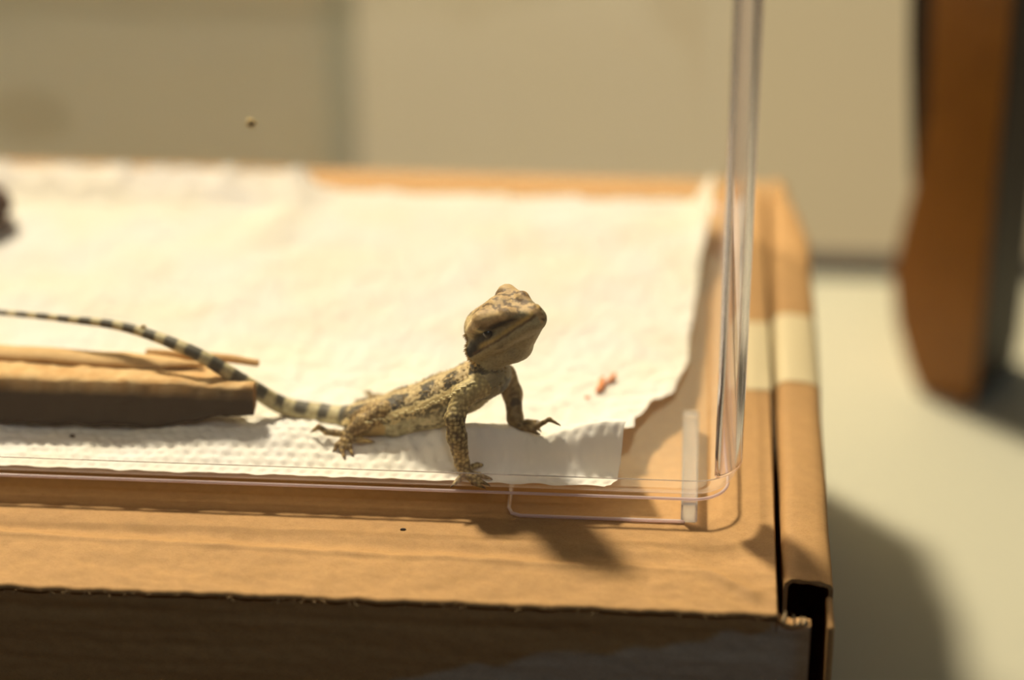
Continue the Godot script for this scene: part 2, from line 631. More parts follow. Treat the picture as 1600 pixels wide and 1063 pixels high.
	while z <= -401.0:
		var r := []
		var cr := []
		var taper := ss(-538, -571, z)
		var dip := 0.95 * ss(-411.5, -404, z)
		for q in prof:
			var px: float = q[0]
			px = px - taper * 4.5 * ss(22, 29, px)
			var py: float = q[1]
			if py > -3.0:
				py -= dip * ss(-3.0, 0.0, py) * (0.6 + 0.4 * ss(21, 24, px)) - 0.12 * n_b.get_noise_2d(z * 0.3, px)
			px += 0.25 * n_a.get_noise_2d(z * 0.6, 5.0)
			var zz := z
			if z > -402.0 and py > -9:
				zz += 0.7 * n_c.get_noise_2d(px * 0.5, py * 0.5)
			r.append(Vector3(px, py, zz)); cr.append(card_tint(px, z))
		rows.append(r); cols.append(cr)
		z += 3.0 if z < -440 else 0.975
	g = Geo.new()
	g.colored = true
	g.skin(rows, true, false, cols)
	var np := prof.size()
	for cap in [0, rows.size() - 1]:
		for k in outer.size() - 1:
			var q := [cap * np + k, cap * np + k + 1, cap * np + np - 2 - k, cap * np + np - 1 - k]
			if cap == 0:
				q.reverse()
			var o := []
			for e in q:
				o.append(g.add(g.v[e], CARD * 0.8))
			g.quad(o[0], o[1], o[2], o[3])
	obj("side_flap", g.mesh(true), M.cardboard, b)
	card_panel("side_panel", Vector3(28.3, -75, -401.5), Vector3(29.45, -3.2, -391.4), 0.3, b)
	card_panel("back_panel", Vector3(-250, -75, -570.5), Vector3(24, -3.3, -567.5), 0.4, b)
	card_panel("left_panel", Vector3(-253, -75, -570), Vector3(-250, 0, -391.5), 0.4, b)
	card_panel("base", Vector3(-250, -75, -567), Vector3(28.3, -72, -394.8), 0.4, b)

	# torn paper at the corner: a curled liner strip and a few fibres
	g = Geo.new()
	g.colored = true
	var arc := [Vector3(19.3, -1.0, -391.2), Vector3(19.9, -2.2, -390.9), Vector3(20.9, -3.0, -390.8), Vector3(22.2, -3.35, -390.9), Vector3(23.6, -3.3, -391.2), Vector3(25.0, -2.9, -391.5)]
	var top_row := []
	var mid_row := []
	var low_row := []
	for k in arc.size():
		var w := 0.25 + 0.35 * k / 5.0
		top_row.append(arc[k] + Vector3(0, w, -0.6)); mid_row.append(arc[k]); low_row.append(arc[k] + Vector3(0, -0.3, -0.35))
	var lc := []
	for k in arc.size():
		lc.append(CARD)
	g.skin([top_row, mid_row, low_row], false, false, [lc, lc, lc])
	obj("torn_liner", g.mesh(), M.cardboard, b)
	g = Geo.new()
	g.colored = true
	for f in [[Vector3(22.5, -3.0, -391.5), Vector3(22.2, -0.9, -391.7), 0.3], [Vector3(23.2, -3.0, -391.6), Vector3(23.7, -1.4, -391.9), 0.4], [Vector3(24.3, -2.9, -391.7), Vector3(24.2, -1.8, -392.3), 0.5], [Vector3(20.6, -2.4, -391.6), Vector3(20.9, -0.7, -392.4), 0.45]]:
		tube(g, [f[0], (f[0] + f[1]) / 2 + Vector3(0.1, 0, 0.1), f[1]], [f[2], f[2] * 0.8, 0.06], 6, lin(238, 210, 164))
	var fib := obj("torn_fibres", g.mesh(), M.cardboard, b)
	fib.set_meta("kind", "stuff")

	# fuzz along the worn front edge
	g = Geo.new()
	g.colored = true
	var rng := RandomNumberGenerator.new()
	rng.seed = 77
	for k in 90:
		var fx := rng.randf_range(-122, 18)
		var p := Vector3(fx, -1.0 - rng.randf() * 0.5, -390.95 + 0.2 * rng.randf())
		var d := Vector3(rng.randf_range(-1, 1), rng.randf_range(-0.9, 0.5), rng.randf_range(0.1, 0.6)).normalized()
		var l := rng.randf_range(0.4, 1.1)
		tube(g, [p, p + d * l * 0.6, p + d * l + Vector3(0, -0.1, 0)], [0.045, 0.04, 0.02], 4, lin(232, 204, 160))
	obj("edge_fibres", g.mesh(), M.cardboard, b).set_meta("kind", "stuff")

	# pale thin strips on either side of the slot
	g = Geo.new()
	rows = []
	for zz in [-502.0, -495.0, -488.0, -481.0, -473.0]:
		var r := []
		for q in [[20.55, -3.0], [20.55, -1.5], [20.7, -0.8], [21.2, 0.05], [22.0, 0.55], [23.2, 0.78], [25.0, 0.66], [27.0, 0.46], [28.4, 0.05], [29.3, -0.7], [29.65, -1.8], [29.7, -4.5]]:
			r.append(Vector3(q[0], q[1] + 0.02, zz + 0.3 * n_c.get_noise_1d(q[0] * 2.0)))
		rows.append(r)
	g.skin(rows)
	obj("pale_strip", g.mesh(), M.pale_sheet, b)
	g = Geo.new()
	rows = []
	for zz in [-499.0, -490.0, -480.0, -470.0]:
		rows.append([Vector3(14.4, 0.16, zz), Vector3(17.0, 0.16, zz), Vector3(19.2, 0.14, zz), Vector3(19.75, -0.3, zz), Vector3(19.75, -1.6, zz)])
	g.skin(rows)
	obj("pale_strip", g.mesh(), M.pale_sheet, b)

# ------------------------------------------------------------------ clear tub
const TX0 := -215.0
const TX1 := 13.3
const TZ0 := -549.0
const TZ1 := -417.0
const TR := 9.0
const TW := 1.4          # wall thickness
const TH := 135.0

func outline(inset: float, per := 12) -> Array:      # rounded rectangle, counter-clockwise from the front left
	var out := []
	var cs := [Vector2(TX0 + TR, TZ1 - TR), Vector2(TX1 - TR, TZ1 - TR), Vector2(TX1 - TR, TZ0 + TR), Vector2(TX0 + TR, TZ0 + TR)]
	for k in 4:
		for j in per + 1:
			var a := PI - PI / 2 * (k + float(j) / per)
			# corner 0 runs from pointing left to pointing front, and so on round
			out.append(cs[k] + Vector2(cos(a), sin(a)) * (TR - inset))
	return out

func tub() -> void:
	var t := thing("plastic_tub", "clear plastic tub with rounded corners standing on the cardboard box", "tub", Vector3.ZERO)
	# base rim: the rounded skirt between walls and base, with a bright bead where it turns under
	var rows := []
	var g: Geo
	for k in 10:
		var a := PI / 2 * maxf(k - 1, 0) / 8.0
		var r := []
		for q in outline(5.7 - 5.0 * cos(a) if k > 0 else TW / 2):
			r.append(Vector3(q.x, 9.7 - 5.0 * sin(a) if k > 0 else 9.9, q.y))
		rows.append(r)
	g = Geo.new()
	g.skin(rows, true)
	obj("base_rim", g.mesh(), M.clear_skirt, t)
	for bead in [["mould_line", 0.62, 9.75, 0.11, "clear_milky"], ["rim_bead", 2.55, 4.75, 0.3, "clear_bead"]]:
		rows = []
		for k in 8:
			var a := TAU * k / 8
			var r := []
			for q in outline(bead[1] + bead[3] * cos(a)):
				r.append(Vector3(q.x, bead[2] + bead[3] * sin(a), q.y))
			rows.append(r)
		g = Geo.new()
		g.skin(rows, true, true)
		obj(bead[0], g.mesh(true), M[bead[4]], t)
	# base sheet
	var o := outline(6.4)
	g = Geo.new()
	var cap := []
	for q in o:
		cap.append(Vector3(q.x, 4.7, q.y))
	g.fan(cap)
	var bm := g.mesh()
	obj("base_panel", bm, M.clear_sheet, t)
	# flat walls: clear sheets; corners: solid quarter rounds
	var y0 := 9.7
	var wall := func(called: String, a: Vector2, b: Vector2):
		var gg := Geo.new()
		gg.skin([[Vector3(a.x, y0, a.y), Vector3(b.x, y0, b.y)], [Vector3(a.x, TH, a.y), Vector3(b.x, TH, b.y)]])
		obj(called, gg.mesh(), M.clear_sheet, t)
	var h := TW / 2
	wall.call("front_wall", Vector2(TX0 + TR, TZ1 - h), Vector2(TX1 - TR, TZ1 - h))
	wall.call("side_wall", Vector2(TX1 - h, TZ1 - TR), Vector2(TX1 - h, TZ0 + TR))
	wall.call("back_wall", Vector2(TX1 - TR, TZ0 + h), Vector2(TX0 + TR, TZ0 + h))
	wall.call("side_wall", Vector2(TX0 + h, TZ0 + TR), Vector2(TX0 + h, TZ1 - TR))
	var per := 18
	var cut := 6
	var out := outline(0.0, per)
	var inn := outline(TW, per)
	var mid := outline(h, per)
	for k in 4:
		var loops := []
		for y in [y0 + 0.3, 30.0, 60.0, 100.0, TH]:
			var r := []
			for j in range(cut, per + 1):
				var q: Vector2 = out[k * (per + 1) + j]
				r.append(Vector3(q.x, y, q.y))
			for j in per + 1 - cut:
				var q: Vector2 = inn[k * (per + 1) + per - j]
				r.append(Vector3(q.x, y, q.y))
			loops.append(r)
		g = Geo.new()
		g.skin(loops, true)
		g.fan(loops[0]); g.fan(loops[-1], Color.WHITE, true)
		if k == 1:
			obj("corner", g.mesh(true), M.clear_solid, t)
			var lead := [[], []]
			for j in cut + 1:
				var q: Vector2 = mid[k * (per + 1) + j]
				lead[0].append(Vector3(q.x, y0, q.y)); lead[1].append(Vector3(q.x, TH, q.y))
			g = Geo.new()
			g.skin(lead)
			obj("corner", g.mesh(), M.clear_sheet, t)
		else:
			var arc := [[], []]
			for j in per + 1:
				var q: Vector2 = mid[k * (per + 1) + j]
				arc[0].append(Vector3(q.x, y0, q.y)); arc[1].append(Vector3(q.x, TH, q.y))
			g = Geo.new()
			g.skin(arc)
			obj("corner", g.mesh(), M.clear_sheet, t)
	# rim round the open top
	rows = []
	for p in [[0.7, TH], [-0.2, TH + 1.0], [-3.0, TH + 1.2], [-3.2, TH - 2.0]]:
		var r := []
		for q in outline(p[0]):
			r.append(Vector3(q.x, p[1], q.y))
		rows.append(r)
	g = Geo.new()
	g.skin(rows, true)
	obj("top_rim", g.mesh(), M.clear_sheet, t)
	# feet: low U-shaped ridges under the four corners
	for sx in 2:
		for sz in 2:
			var fx := func(px: float) -> float: return px if sx == 0 else TX0 + TX1 - px
			var fz := func(pz: float) -> float: return pz if sz == 0 else TZ0 + TZ1 - pz
			var path := [Vector2(-29.3, -447), Vector2(-29.3, -421.5), Vector2(-28.6, -419.6), Vector2(-27.0, -418.9), Vector2(3.0, -418.9)]
			var plate := [[], []]
			var edge := []
			var post := []
			var rad := []
			for j in path.size():
				var q: Vector2 = path[j]
				var p := Vector3(fx.call(q.x), 0.36, fz.call(q.y))
				plate[0].append(p); plate[1].append(p + Vector3(0, 3.9, 0))
				edge.append(p); rad.append(0.35)
			g = Geo.new()
			g.skin(plate)
			var f := obj("foot", g.mesh(), M.clear_sheet, t)
			g = Geo.new()
			tube(g, edge, rad, 8)
			obj("foot_edge", g.mesh(true), M.clear_bead, f)
			# the thick bar that closes the foot on its outer side
			var x_a: float = fx.call(2.3)
			var x_b: float = fx.call(5.3)
			var z_a: float = fz.call(-418.7)
			var z_b: float = fz.call(-453.5)
			obj("foot_bar", chamfer_box(Vector3(minf(x_a, x_b), 0.02, minf(z_a, z_b)), Vector3(maxf(x_a, x_b), 4.3, maxf(z_a, z_b)), 0.35).mesh(true, true), M.clear_milky, f)

# ------------------------------------------------------------------ paper towel
var n_p := noise(0.045, 31, FastNoiseLite.TYPE_SIMPLEX_SMOOTH, 3)
var n_q := noise(0.22, 32, FastNoiseLite.TYPE_SIMPLEX_SMOOTH, 2)

func pick(keys: Array, x: float) -> float:
	if x <= keys[0][0]:
		return keys[0][1]
	for k in range(1, keys.size()):
		if x <= keys[k][0]:
			var t: float = (x - keys[k - 1][0]) / (keys[k][0] - keys[k - 1][0])
			t = t * t * (3 - 2 * t)
			return lerpf(keys[k - 1][1], keys[k][1], t)
	return keys[-1][1]

const RIDGE := [[-130, 0.3], [-104, 0.4], [-96, 1.0], [-84, 2.0], [-72, 2.3], [-60, 1.6], [-53, 2.3], [-47, 3.8], [-42, 5.6], [-36, 6.2], [-29, 5.9], [-23.5, 5.0], [-19, 6.6], [-14, 8.2], [-8, 8.8]]
const RIDGE_Z := [[-130, -434], [-60, -434], [-48, -432.8], [-42, -430.8], [-36, -430.2], [-10, -430.0]]

func paper_height(x: float, z: float) -> float:
	var y := 5.75
	var a := pick(RIDGE, x)
	var zc := pick(RIDGE_Z, x)
	var d := z - zc
	if d < 0:
		y += a * exp(-d * d / (7.5 * 7.5))
	else:
		y += a * (1.0 - ss(0.0, 6.0 + 5.5 * ss(-40, -54, x), d) )
	y += 0.25 + 0.55 * n_p.get_noise_2d(x * 1.2, z * 1.2) * ss(-420, -436, z) + 0.36 * n_q.get_noise_2d(x, z) * ss(-421, -426, z)
	# embossed dots along the printed border
	var u := x / 2.45
	var v := z / 2.3
	var row := floorf(v)
	var du := u + (0.5 if posmod(int(row), 2) else 0.0)
	var e := Vector2(du - floorf(du) - 0.5, v - row - 0.5).length()
	y -= 0.42 * (1.0 - ss(0.12, 0.36, e)) * ss(-447, -440, z) * ss(-420.9, -422.5, z)
	# the right edge curls up the wall of the tub near the back
	y += 7.0 * ss(2.5, 8.2, x) * ss(-512, -547, z)
	y += 1.1 * bump(x + 85 + 0.35 * (z + 535), 4.5) * ss(-500, -530, z)
	var back := (1.0 - ss(-86, -80, x)) * ss(-533, -545, z)
	y += back * (2.4 + 1.3 * n_q.get_noise_2d(x * 0.5, z * 1.2))
	return maxf(y, 5.55)

func paper_right(z: float) -> float:
	return pick([[-549, 7.8], [-540, 7.4], [-508, 4.6], [-471, 2.9], [-459, 0.5], [-451, -4.6], [-445, -7.0], [-440.5, -7.4], [-439.6, -9.6], [-430, -8.4], [-424, -9.4], [-420, -12]], z) + 0.3 * n_q.get_noise_1d(z * 2.0)

func paper_towel() -> void:
	var zs := []
	var z := -543.5
	while z < -420.9:
		zs.append(z)
		z += 1.2 if z < -470 else 0.42
	zs.append(-420.9)
	var nx := 300
	var rows := []
	var cols := []
	# where it climbs the back wall at the left
	for k in range(8, -1, -1):
		var r := []
		var cr := []
		for j in nx + 1:
			var xr := paper_right(-546.0)
			var xx := lerpf(-205.0, xr, pow(j / float(nx), 0.6))
			var up := (1.0 - ss(-84.5, -81.0, xx)) * (1.0 + 0.5 * n_q.get_noise_1d(xx)) + 0.9 * bump(xx + 85.0, 2.5)
			var t := k / 8.0
			var wob := 0.9 * n_q.get_noise_2d(xx * 0.55, t * 3.0 + 40) * t
			r.append(Vector3(xx, paper_height(xx, -544.5) + up * t, -544.5 - 2.4 * t * (1.0 - ss(-84.5, -80.0, xx)) - 1.0 * t + wob))
			cr.append(paper_tint(xx, -545.0))
		rows.append(r); cols.append(cr)
	for zz in zs:
		var r := []
		var cr := []
		for j in nx + 1:
			var xx := lerpf(-205.0, paper_right(zz), pow(j / float(nx), 0.6))
			var ze: float = zz
			if zz > -423.5:
				ze = zz + (zz + 423.5) * 0.25 * n_q.get_noise_1d(xx * 0.6)
			r.append(Vector3(xx, paper_height(xx, ze), ze))
			cr.append(paper_tint(xx, ze))
		rows.append(r); cols.append(cr)
	var g := Geo.new()
	g.colored = true
	g.skin(rows, false, false, cols)
	var o := obj("paper_towel", g.mesh(), M.paper)
	tag(o, "white embossed paper towel lining the bottom of the clear tub", "paper towel")

func paper_tint(x: float, z: float) -> Color:
	var s := clampf(0.5 + 1.1 * n_p.get_noise_2d(x * 0.8 + 90, z * 0.8), 0, 1) * 0.45
	return lin(250, 247, 240).lerp(lin(249, 241, 212), s)

# ------------------------------------------------------------------ driftwood and small things
func driftwood() -> void:
	var d := thing("driftwood", "split piece of driftwood with a dark underside, lying under the lizard's tail", "driftwood", Vector3.ZERO)
	var n1 := noise(0.12, 41, FastNoiseLite.TYPE_SIMPLEX_SMOOTH, 3)
	var n2 := noise(0.6, 42, FastNoiseLite.TYPE_SIMPLEX_SMOOTH, 2)
	# section points: (z, y), front bottom -> front top -> back top -> back bottom
	var sec := [[-437.2, 6.6], [-434.4, 7.4], [-434.0, 9.0], [-434.3, 11.0], [-434.6, 13.6], [-434.9, 15.8], [-435.5, 16.6], [-437.0, 16.7], [-440.0, 16.2], [-443.0, 15.4], [-446.0, 15.2], [-449.0, 14.6], [-451.0, 13.2], [-452.0, 10.5], [-450.5, 8.0], [-447.0, 6.6], [-442.0, 6.4]]
	var rows := []
	var cols := []
	var x := -200.0
	while x <= -77.9:
		var r := []
		var cr := []
		var end := ss(-90.5, -78.0, x)
		for k in sec.size():
			var zz: float = sec[k][0]
			var yy: float = sec[k][1]
			# the end is broken off on the slant: the back falls away first
			zz = lerpf(zz, clampf(zz, -438.2, -433.0), end)
			var low := yy < 13.2
			if low:
				yy = lerpf(yy, maxf(yy, 12.0), ss(-99, -78, x) * 0.85)
			yy += 0.4 * n1.get_noise_2d(x, zz * 3.0) + 0.12 * n2.get_noise_2d(x * 0.5, zz * 2.0) * 2.0 - 0.5 * ss(-95, -78, x)
			zz += 0.5 * n1.get_noise_2d(x, yy * 3.0 + 50)
			r.append(Vector3(x, yy, zz))
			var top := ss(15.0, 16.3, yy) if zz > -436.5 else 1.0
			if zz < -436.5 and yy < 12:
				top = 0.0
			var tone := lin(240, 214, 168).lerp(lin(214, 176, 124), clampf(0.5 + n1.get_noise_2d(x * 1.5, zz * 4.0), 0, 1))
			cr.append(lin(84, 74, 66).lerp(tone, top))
		rows.append(r); cols.append(cr)
		x += 4.0 if x < -140 else 0.6
	var g := Geo.new()
	g.colored = true
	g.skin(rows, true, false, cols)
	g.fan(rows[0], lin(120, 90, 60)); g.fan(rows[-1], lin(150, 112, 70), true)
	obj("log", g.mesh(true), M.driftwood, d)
	# a split sliver lying along the back, tapering to a point
	g = Geo.new()
	g.colored = true
	rows = []; cols = []
	x = -200.0
	while x <= -88.9:
		var t := ss(-100, -88.9, x)
		var cy := 15.7 + 0.25 * n1.get_noise_1d(x) + 0.4 * ss(-130, -95, x)
		var cz := -446.6 + 2.9 * ss(-135, -92, x)
		var r := []
		var cr := []
		for k in 10:
			var a := TAU * k / 10
			r.append(Vector3(x, cy + sin(a) * (1.25 - 0.75 * t), cz + cos(a) * (2.5 - 1.9 * t)))
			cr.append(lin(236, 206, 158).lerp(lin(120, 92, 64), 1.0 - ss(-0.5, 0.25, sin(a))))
		rows.append(r); cols.append(cr)
		x += 4.0 if x < -140 else 1.0
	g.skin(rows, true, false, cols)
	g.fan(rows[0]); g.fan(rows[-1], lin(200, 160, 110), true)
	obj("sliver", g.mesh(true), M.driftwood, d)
	g = Geo.new()
	g.colored = true
	tube(g, [Vector3(-101, 15.0, -449.4), Vector3(-92, 15.6, -448.0), Vector3(-84, 16.2, -446.2), Vector3(-78.7, 16.2, -444.8)], [1.0, 0.95, 0.85, 0.7], 8, lin(226, 192, 142))
	obj("twig", g.mesh(true), M.driftwood, d)

func blob(r: Vector3, sd: int, rough: float) -> Geo:
	var n := noise(0.5, sd)
	var rows := []
	for k in 9:
		var a := -PI / 2 + PI * k / 8
		var row := []
		for j in 14:
			var b := TAU * j / 14
			var p := Vector3(cos(a) * cos(b), sin(a), cos(a) * sin(b))
			row.append(p * r * (1.0 + rough * n.get_noise_3dv(p * 3.0)))
		rows.append(row)
	var g := Geo.new()
	g.skin(rows, true)
	return g

func small_things() -> void:
	var o: MeshInstance3D
	# carrot shreds on the towel
	var shreds := [[Vector3(-14.6, 0, -455.6), Vector3(-13.3, 0, -459.8), 0.55, "orange carrot shred on the towel, left one of two beside the towel fold"], [Vector3(-12.9, 0, -459.4), Vector3(-10.9, 0, -462.9), 0.42, "thin pale orange carrot shred on the towel, right one of the two"]]
	for s in shreds:
		var g := Geo.new()
		var pts := []
		var rad := []
		for k in 7:
			var t := k / 6.0
			var p: Vector3 = s[0].lerp(s[1], t) + Vector3(0.3 * sin(t * 5.0), 0, 0)
			pts.append(Vector3(p.x, paper_height(p.x, p.z) + s[2] * 0.85 + 0.5 * t, p.z))
			rad.append(s[2] * (0.45 + 0.75 * sin(PI * (0.15 + 0.75 * (1.0 - t)))))
		tube(g, pts, rad, 7)
		o = obj("carrot_shred", g.mesh(true), M.carrot)
		tag(o, s[3], "vegetable", "carrot shreds on the paper towel")
	o = obj("carrot_crumb", blob(Vector3(0.5, 0.25, 0.35), 3, 0.4).mesh(true), M.carrot)
	o.position = Vector3(-16.3, paper_height(-16.3, -453.0) + 0.15, -453.0) * K
	tag(o, "tiny orange crumb on the towel in front of the carrot shreds", "crumb")
	o = obj("food_crumb", blob(Vector3(0.85, 0.85, 0.45), 4, 0.35).mesh(true), M.crumb)
	o.position = Vector3(-73.1, 77.5, TZ1 - TW / 2 - 0.42) * K
	tag(o, "small tan crumb stuck to the front wall of the clear tub", "crumb")
	o = obj("dirt_speck", blob(Vector3(0.55, 0.3, 0.5), 5, 0.3).mesh(true), M.dark_speck)
	o.position = Vector3(-112.3, paper_height(-112.3, -431.3) + 0.15, -431.3) * K
	tag(o, "dark speck of dirt on the towel in front of the driftwood", "dirt")
	o = obj("dirt_speck", blob(Vector3(0.55, 0.2, 0.3), 6, 0.3).mesh(true), M.dark_speck)
	o.position = Vector3(-48.0, lid_height(-48.0, -413.2) + 0.1, -413.2) * K
	tag(o, "black speck on the cardboard lid in front of the tub", "dirt")
	o = obj("wood_flake", blob(Vector3(0.55, 0.75, 0.3), 7, 0.5).mesh(true), M.crumb)
	o.position = Vector3(-100.2, 23.0, -444.6) * K
	o.rotation_degrees = Vector3(0, 0, 20)
	tag(o, "tiny tan flake sticking up on the lizard's tail", "flake")
	o = obj("dark_stone", blob(Vector3(8, 5, 8), 9, 0.25).mesh(true), M.stone)
	o.position = Vector3(-152.9, 10.6, -522.0) * K
	tag(o, "dark brown stone at the back of the tub, cut off by the photo's left edge", "stone")

# ------------------------------------------------------------------ the lizard
# joints in mm; every bone is [from, to, radius from, radius to, blend, tag]
enum { BODY, HEAD, FORE, HIND, TAIL, HAND, FAR }
const AXIS := [Vector3(-58.6, 8.9, -437.6), Vector3(-50.6, 11.2, -436.5), Vector3(-43.2, 14.6, -435.5), Vector3(-37.6, 18.4, -434.3), Vector3(-33.6, 21.5, -433.2)]
const SIDE := Vector3(-0.35, 0.0, 0.937)           # towards the lizard's near flank
const HO := Vector3(-34.7, 29.8, -434.9)           # back of the head
const TAILP := [Vector3(-56, 8.9, -437.8), Vector3(-60.9, 8.0, -439.1), Vector3(-66.6, 7.8, -440.7), Vector3(-74.1, 9.2, -441.4), Vector3(-80.8, 14.9, -439.6), Vector3(-90.3, 20.6, -440.4), Vector3(-103.8, 22.3, -446), Vector3(-117, 21.7, -450), Vector3(-131, 20.0, -455), Vector3(-146, 17.5, -461), Vector3(-160, 15.0, -468)]
const TAILR := [2.9, 2.35, 1.95, 1.75, 1.5, 1.22, 0.92, 0.68, 0.5, 0.36, 0.2]
var hf := Vector3(0.66, 0.55, 0.55).normalized()
const ROLL := 0.30              # the head is tipped a little towards the front wall
var hl := Vector3.ZERO
var hu := Vector3.ZERO
var bones := []

func hp(s: float, w: float, h: float) -> Vector3:        # head space: along, towards the near side, up
	return HO + hf * s - hl * w + hu * h

func bone(a: Vector3, b: Vector3, ra: float, rb: float, k: float, t: int) -> void:
	bones.append([a, b, ra, rb, k, t])

func chain(pts: Array, radii: Array, k: float, t: int) -> void:
	for j in pts.size() - 1:
		bone(pts[j], pts[j + 1], radii[j], radii[j + 1], k, t)

func lizard_bones() -> void:
	hl = Vector3(hf.z, 0, -hf.x).normalized()            # towards its far side
	hu = hl.cross(hf).normalized()
	if hu.y < 0:
		hu = -hu
	hl = hl.rotated(hf, ROLL)
	hu = hu.rotated(hf, ROLL)
	if hl.y < 0.0:
		hl = hl.rotated(hf, -2.0 * ROLL)
		hu = hu.rotated(hf, -2.0 * ROLL)
	var r := [2.9, 3.8, 4.2, 3.9, 3.3]
	for sgn in [-1.0, 1.0]:
		for j in 4:
			var wa: float = [0.8, 1.5, 1.8, 1.4, 1.0][j]
			var wb: float = [0.8, 1.5, 1.8, 1.4, 1.0][j + 1]
			bone(AXIS[j] + SIDE * sgn * wa, AXIS[j + 1] + SIDE * sgn * wb, r[j], r[j + 1], 1.2, BODY)
	# neck
	bone(AXIS[4], hp(1.0, 0, -0.6), 3.3, 3.2, 1.5, BODY)
	# head
	bone(hp(0.8, 0, 0.6), hp(7.6, 0, 1.9), 3.9, 3.7, 1.0, HEAD)
	bone(hp(7.6, 0, 1.7), hp(14.6, 0, 0.1), 3.5, 1.6, 1.2, HEAD)
	for s in [-1.0, 1.0]:
		bone(hp(-0.3, s * 3.5, -1.6), hp(6.5, s * 2.9, -1.0), 2.2, 2.1, 1.2, HEAD)
		bone(hp(6.5, s * 2.9, -1.0), hp(14.4, s * 0.9, -1.0), 2.1, 1.35, 1.0, HEAD)
		bone(hp(2.2, s * 3.9, 2.6), hp(6.8, s * 4.1, 3.9), 1.0, 1.45, 1.8, HEAD)
		bone(hp(6.8, s * 4.1, 3.9), hp(11.8, s * 2.6, 2.8), 1.4, 0.95, 1.6, HEAD)
		bone(hp(11.8, s * 2.6, 2.8), hp(14.4, s * 1.0, 0.9), 0.95, 0.7, 1.0, HEAD)
		bone(hp(15.0, s * 1.1, 0.5), hp(14.6, s * 1.2, 0.4), 0.65, 0.6, 0.5, HEAD)
		bone(hp(4.7, s * 4.3, 2.35), hp(7.2, s * 4.2, 2.4), 0.62, 0.55, 0.4, HEAD)       # upper lid
	bone(hp(1.0, 0, -3.6), hp(5.4, 0, -4.6), 3.2, 2.7, 1.4, HEAD)
	bone(hp(5.4, 0, -4.6), hp(14.4, 0, -1.6), 2.7, 1.3, 1.2, HEAD)
	bone(hp(0.2, 3.0, -4.4), hp(5.0, 1.8, -4.8), 2.0, 2.0, 1.0, HEAD)
	bone(hp(0.2, -3.0, -4.4), hp(5.0, -1.8, -4.8), 2.0, 2.0, 1.0, HEAD)
	# near foreleg
	var W := Vector3(-38.0, 8.6, -423.2)
	chain([AXIS[4] + SIDE * 3.4 + Vector3(-0.6, -0.4, 0), Vector3(-38.0, 20.4, -427.6), Vector3(-39.5, 17.0, -424.8)], [2.3, 2.0, 1.75], 0.9, FORE)
	chain([Vector3(-39.5, 17.0, -424.8), Vector3(-39.0, 13.5, -424.0), W, Vector3(-37.4, 7.2, -422.4)], [1.75, 1.75, 1.3, 0.95], 0.6, FORE)
	chain([Vector3(-37.4, 7.2, -422.4), Vector3(-36.2, 6.7, -421.4)], [1.0, 0.85], 0.5, HAND)
	for toe in [[Vector3(-37.0, 7.4, -423.2), Vector3(-35.4, 7.2, -425.0), Vector3(-33.8, 6.3, -426.4)],
			[Vector3(-36.4, 7.0, -421.9), Vector3(-34.8, 6.9, -421.9), Vector3(-33.0, 6.3, -421.9)],
			[Vector3(-36.2, 6.8, -421.4), Vector3(-34.8, 6.6, -420.5), Vector3(-33.2, 6.1, -420.0)],
			[Vector3(-36.4, 6.7, -421.1), Vector3(-35.6, 6.4, -419.9), Vector3(-34.0, 6.0, -419.2)],
			[Vector3(-37.6, 6.9, -422.0), Vector3(-38.5, 6.4, -420.6), Vector3(-39.4, 6.0, -419.5)]]:
		chain(toe, [0.6, 0.5, 0.3], 0.25, HAND)
		claws.append([toe[2], (toe[2] - toe[1]).normalized()])
	# far foreleg on the towel ridge
	var fs := Vector3(-31.2, 20.0, -436.2)
	chain([fs, Vector3(-29.6, 16.6, -435.6), Vector3(-28.9, 12.9, -432.6), Vector3(-28.2, 12.0, -431.8)], [2.3, 1.75, 1.4, 1.1], 0.9, FAR)
	for toe in [[Vector3(-28.2, 12.0, -431.8), Vector3(-25.6, 13.0, -431.0), Vector3(-24.4, 12.0, -430.6)],
			[Vector3(-28.0, 11.9, -431.4), Vector3(-24.9, 12.6, -430.4), Vector3(-22.4, 14.4, -430.2), Vector3(-20.9, 13.6, -430.0)],
			[Vector3(-28.2, 11.9, -431.2), Vector3(-26.4, 12.3, -430.2), Vector3(-24.6, 11.8, -429.4)],
			[Vector3(-28.4, 11.9, -432.0), Vector3(-26.6, 12.0, -433.2), Vector3(-25.0, 11.6, -434.2)]]:
		var rad := [0.75, 0.55, 0.4, 0.25] if toe.size() == 4 else [0.7, 0.5, 0.3]
		chain(toe, rad, 0.3, FAR)
		claws.append([toe[-1], (toe[-1] - toe[-2]).normalized()])
	# near hind leg: thigh forward to the knee, shank back down to the foot
	var hip := AXIS[0] + SIDE * 1.6 + Vector3(0.8, 0.2, 0)
	chain([hip, Vector3(-55.0, 12.0, -434.4), Vector3(-53.4, 13.4, -433.4)], [2.6, 2.1, 1.5], 0.9, HIND)
	chain([Vector3(-53.6, 13.4, -433.3), Vector3(-57.2, 11.2, -432.4), Vector3(-60.3, 9.0, -431.4)], [1.5, 1.45, 1.0], 0.6, HIND)
	bone(Vector3(-57.0, 9.6, -434.0), Vector3(-53.6, 10.4, -433.8), 2.0, 2.0, 1.0, HIND)
	bone(Vector3(-60.3, 9.0, -431.4), Vector3(-60.4, 8.4, -430.2), 1.0, 0.85, 0.4, HIND)
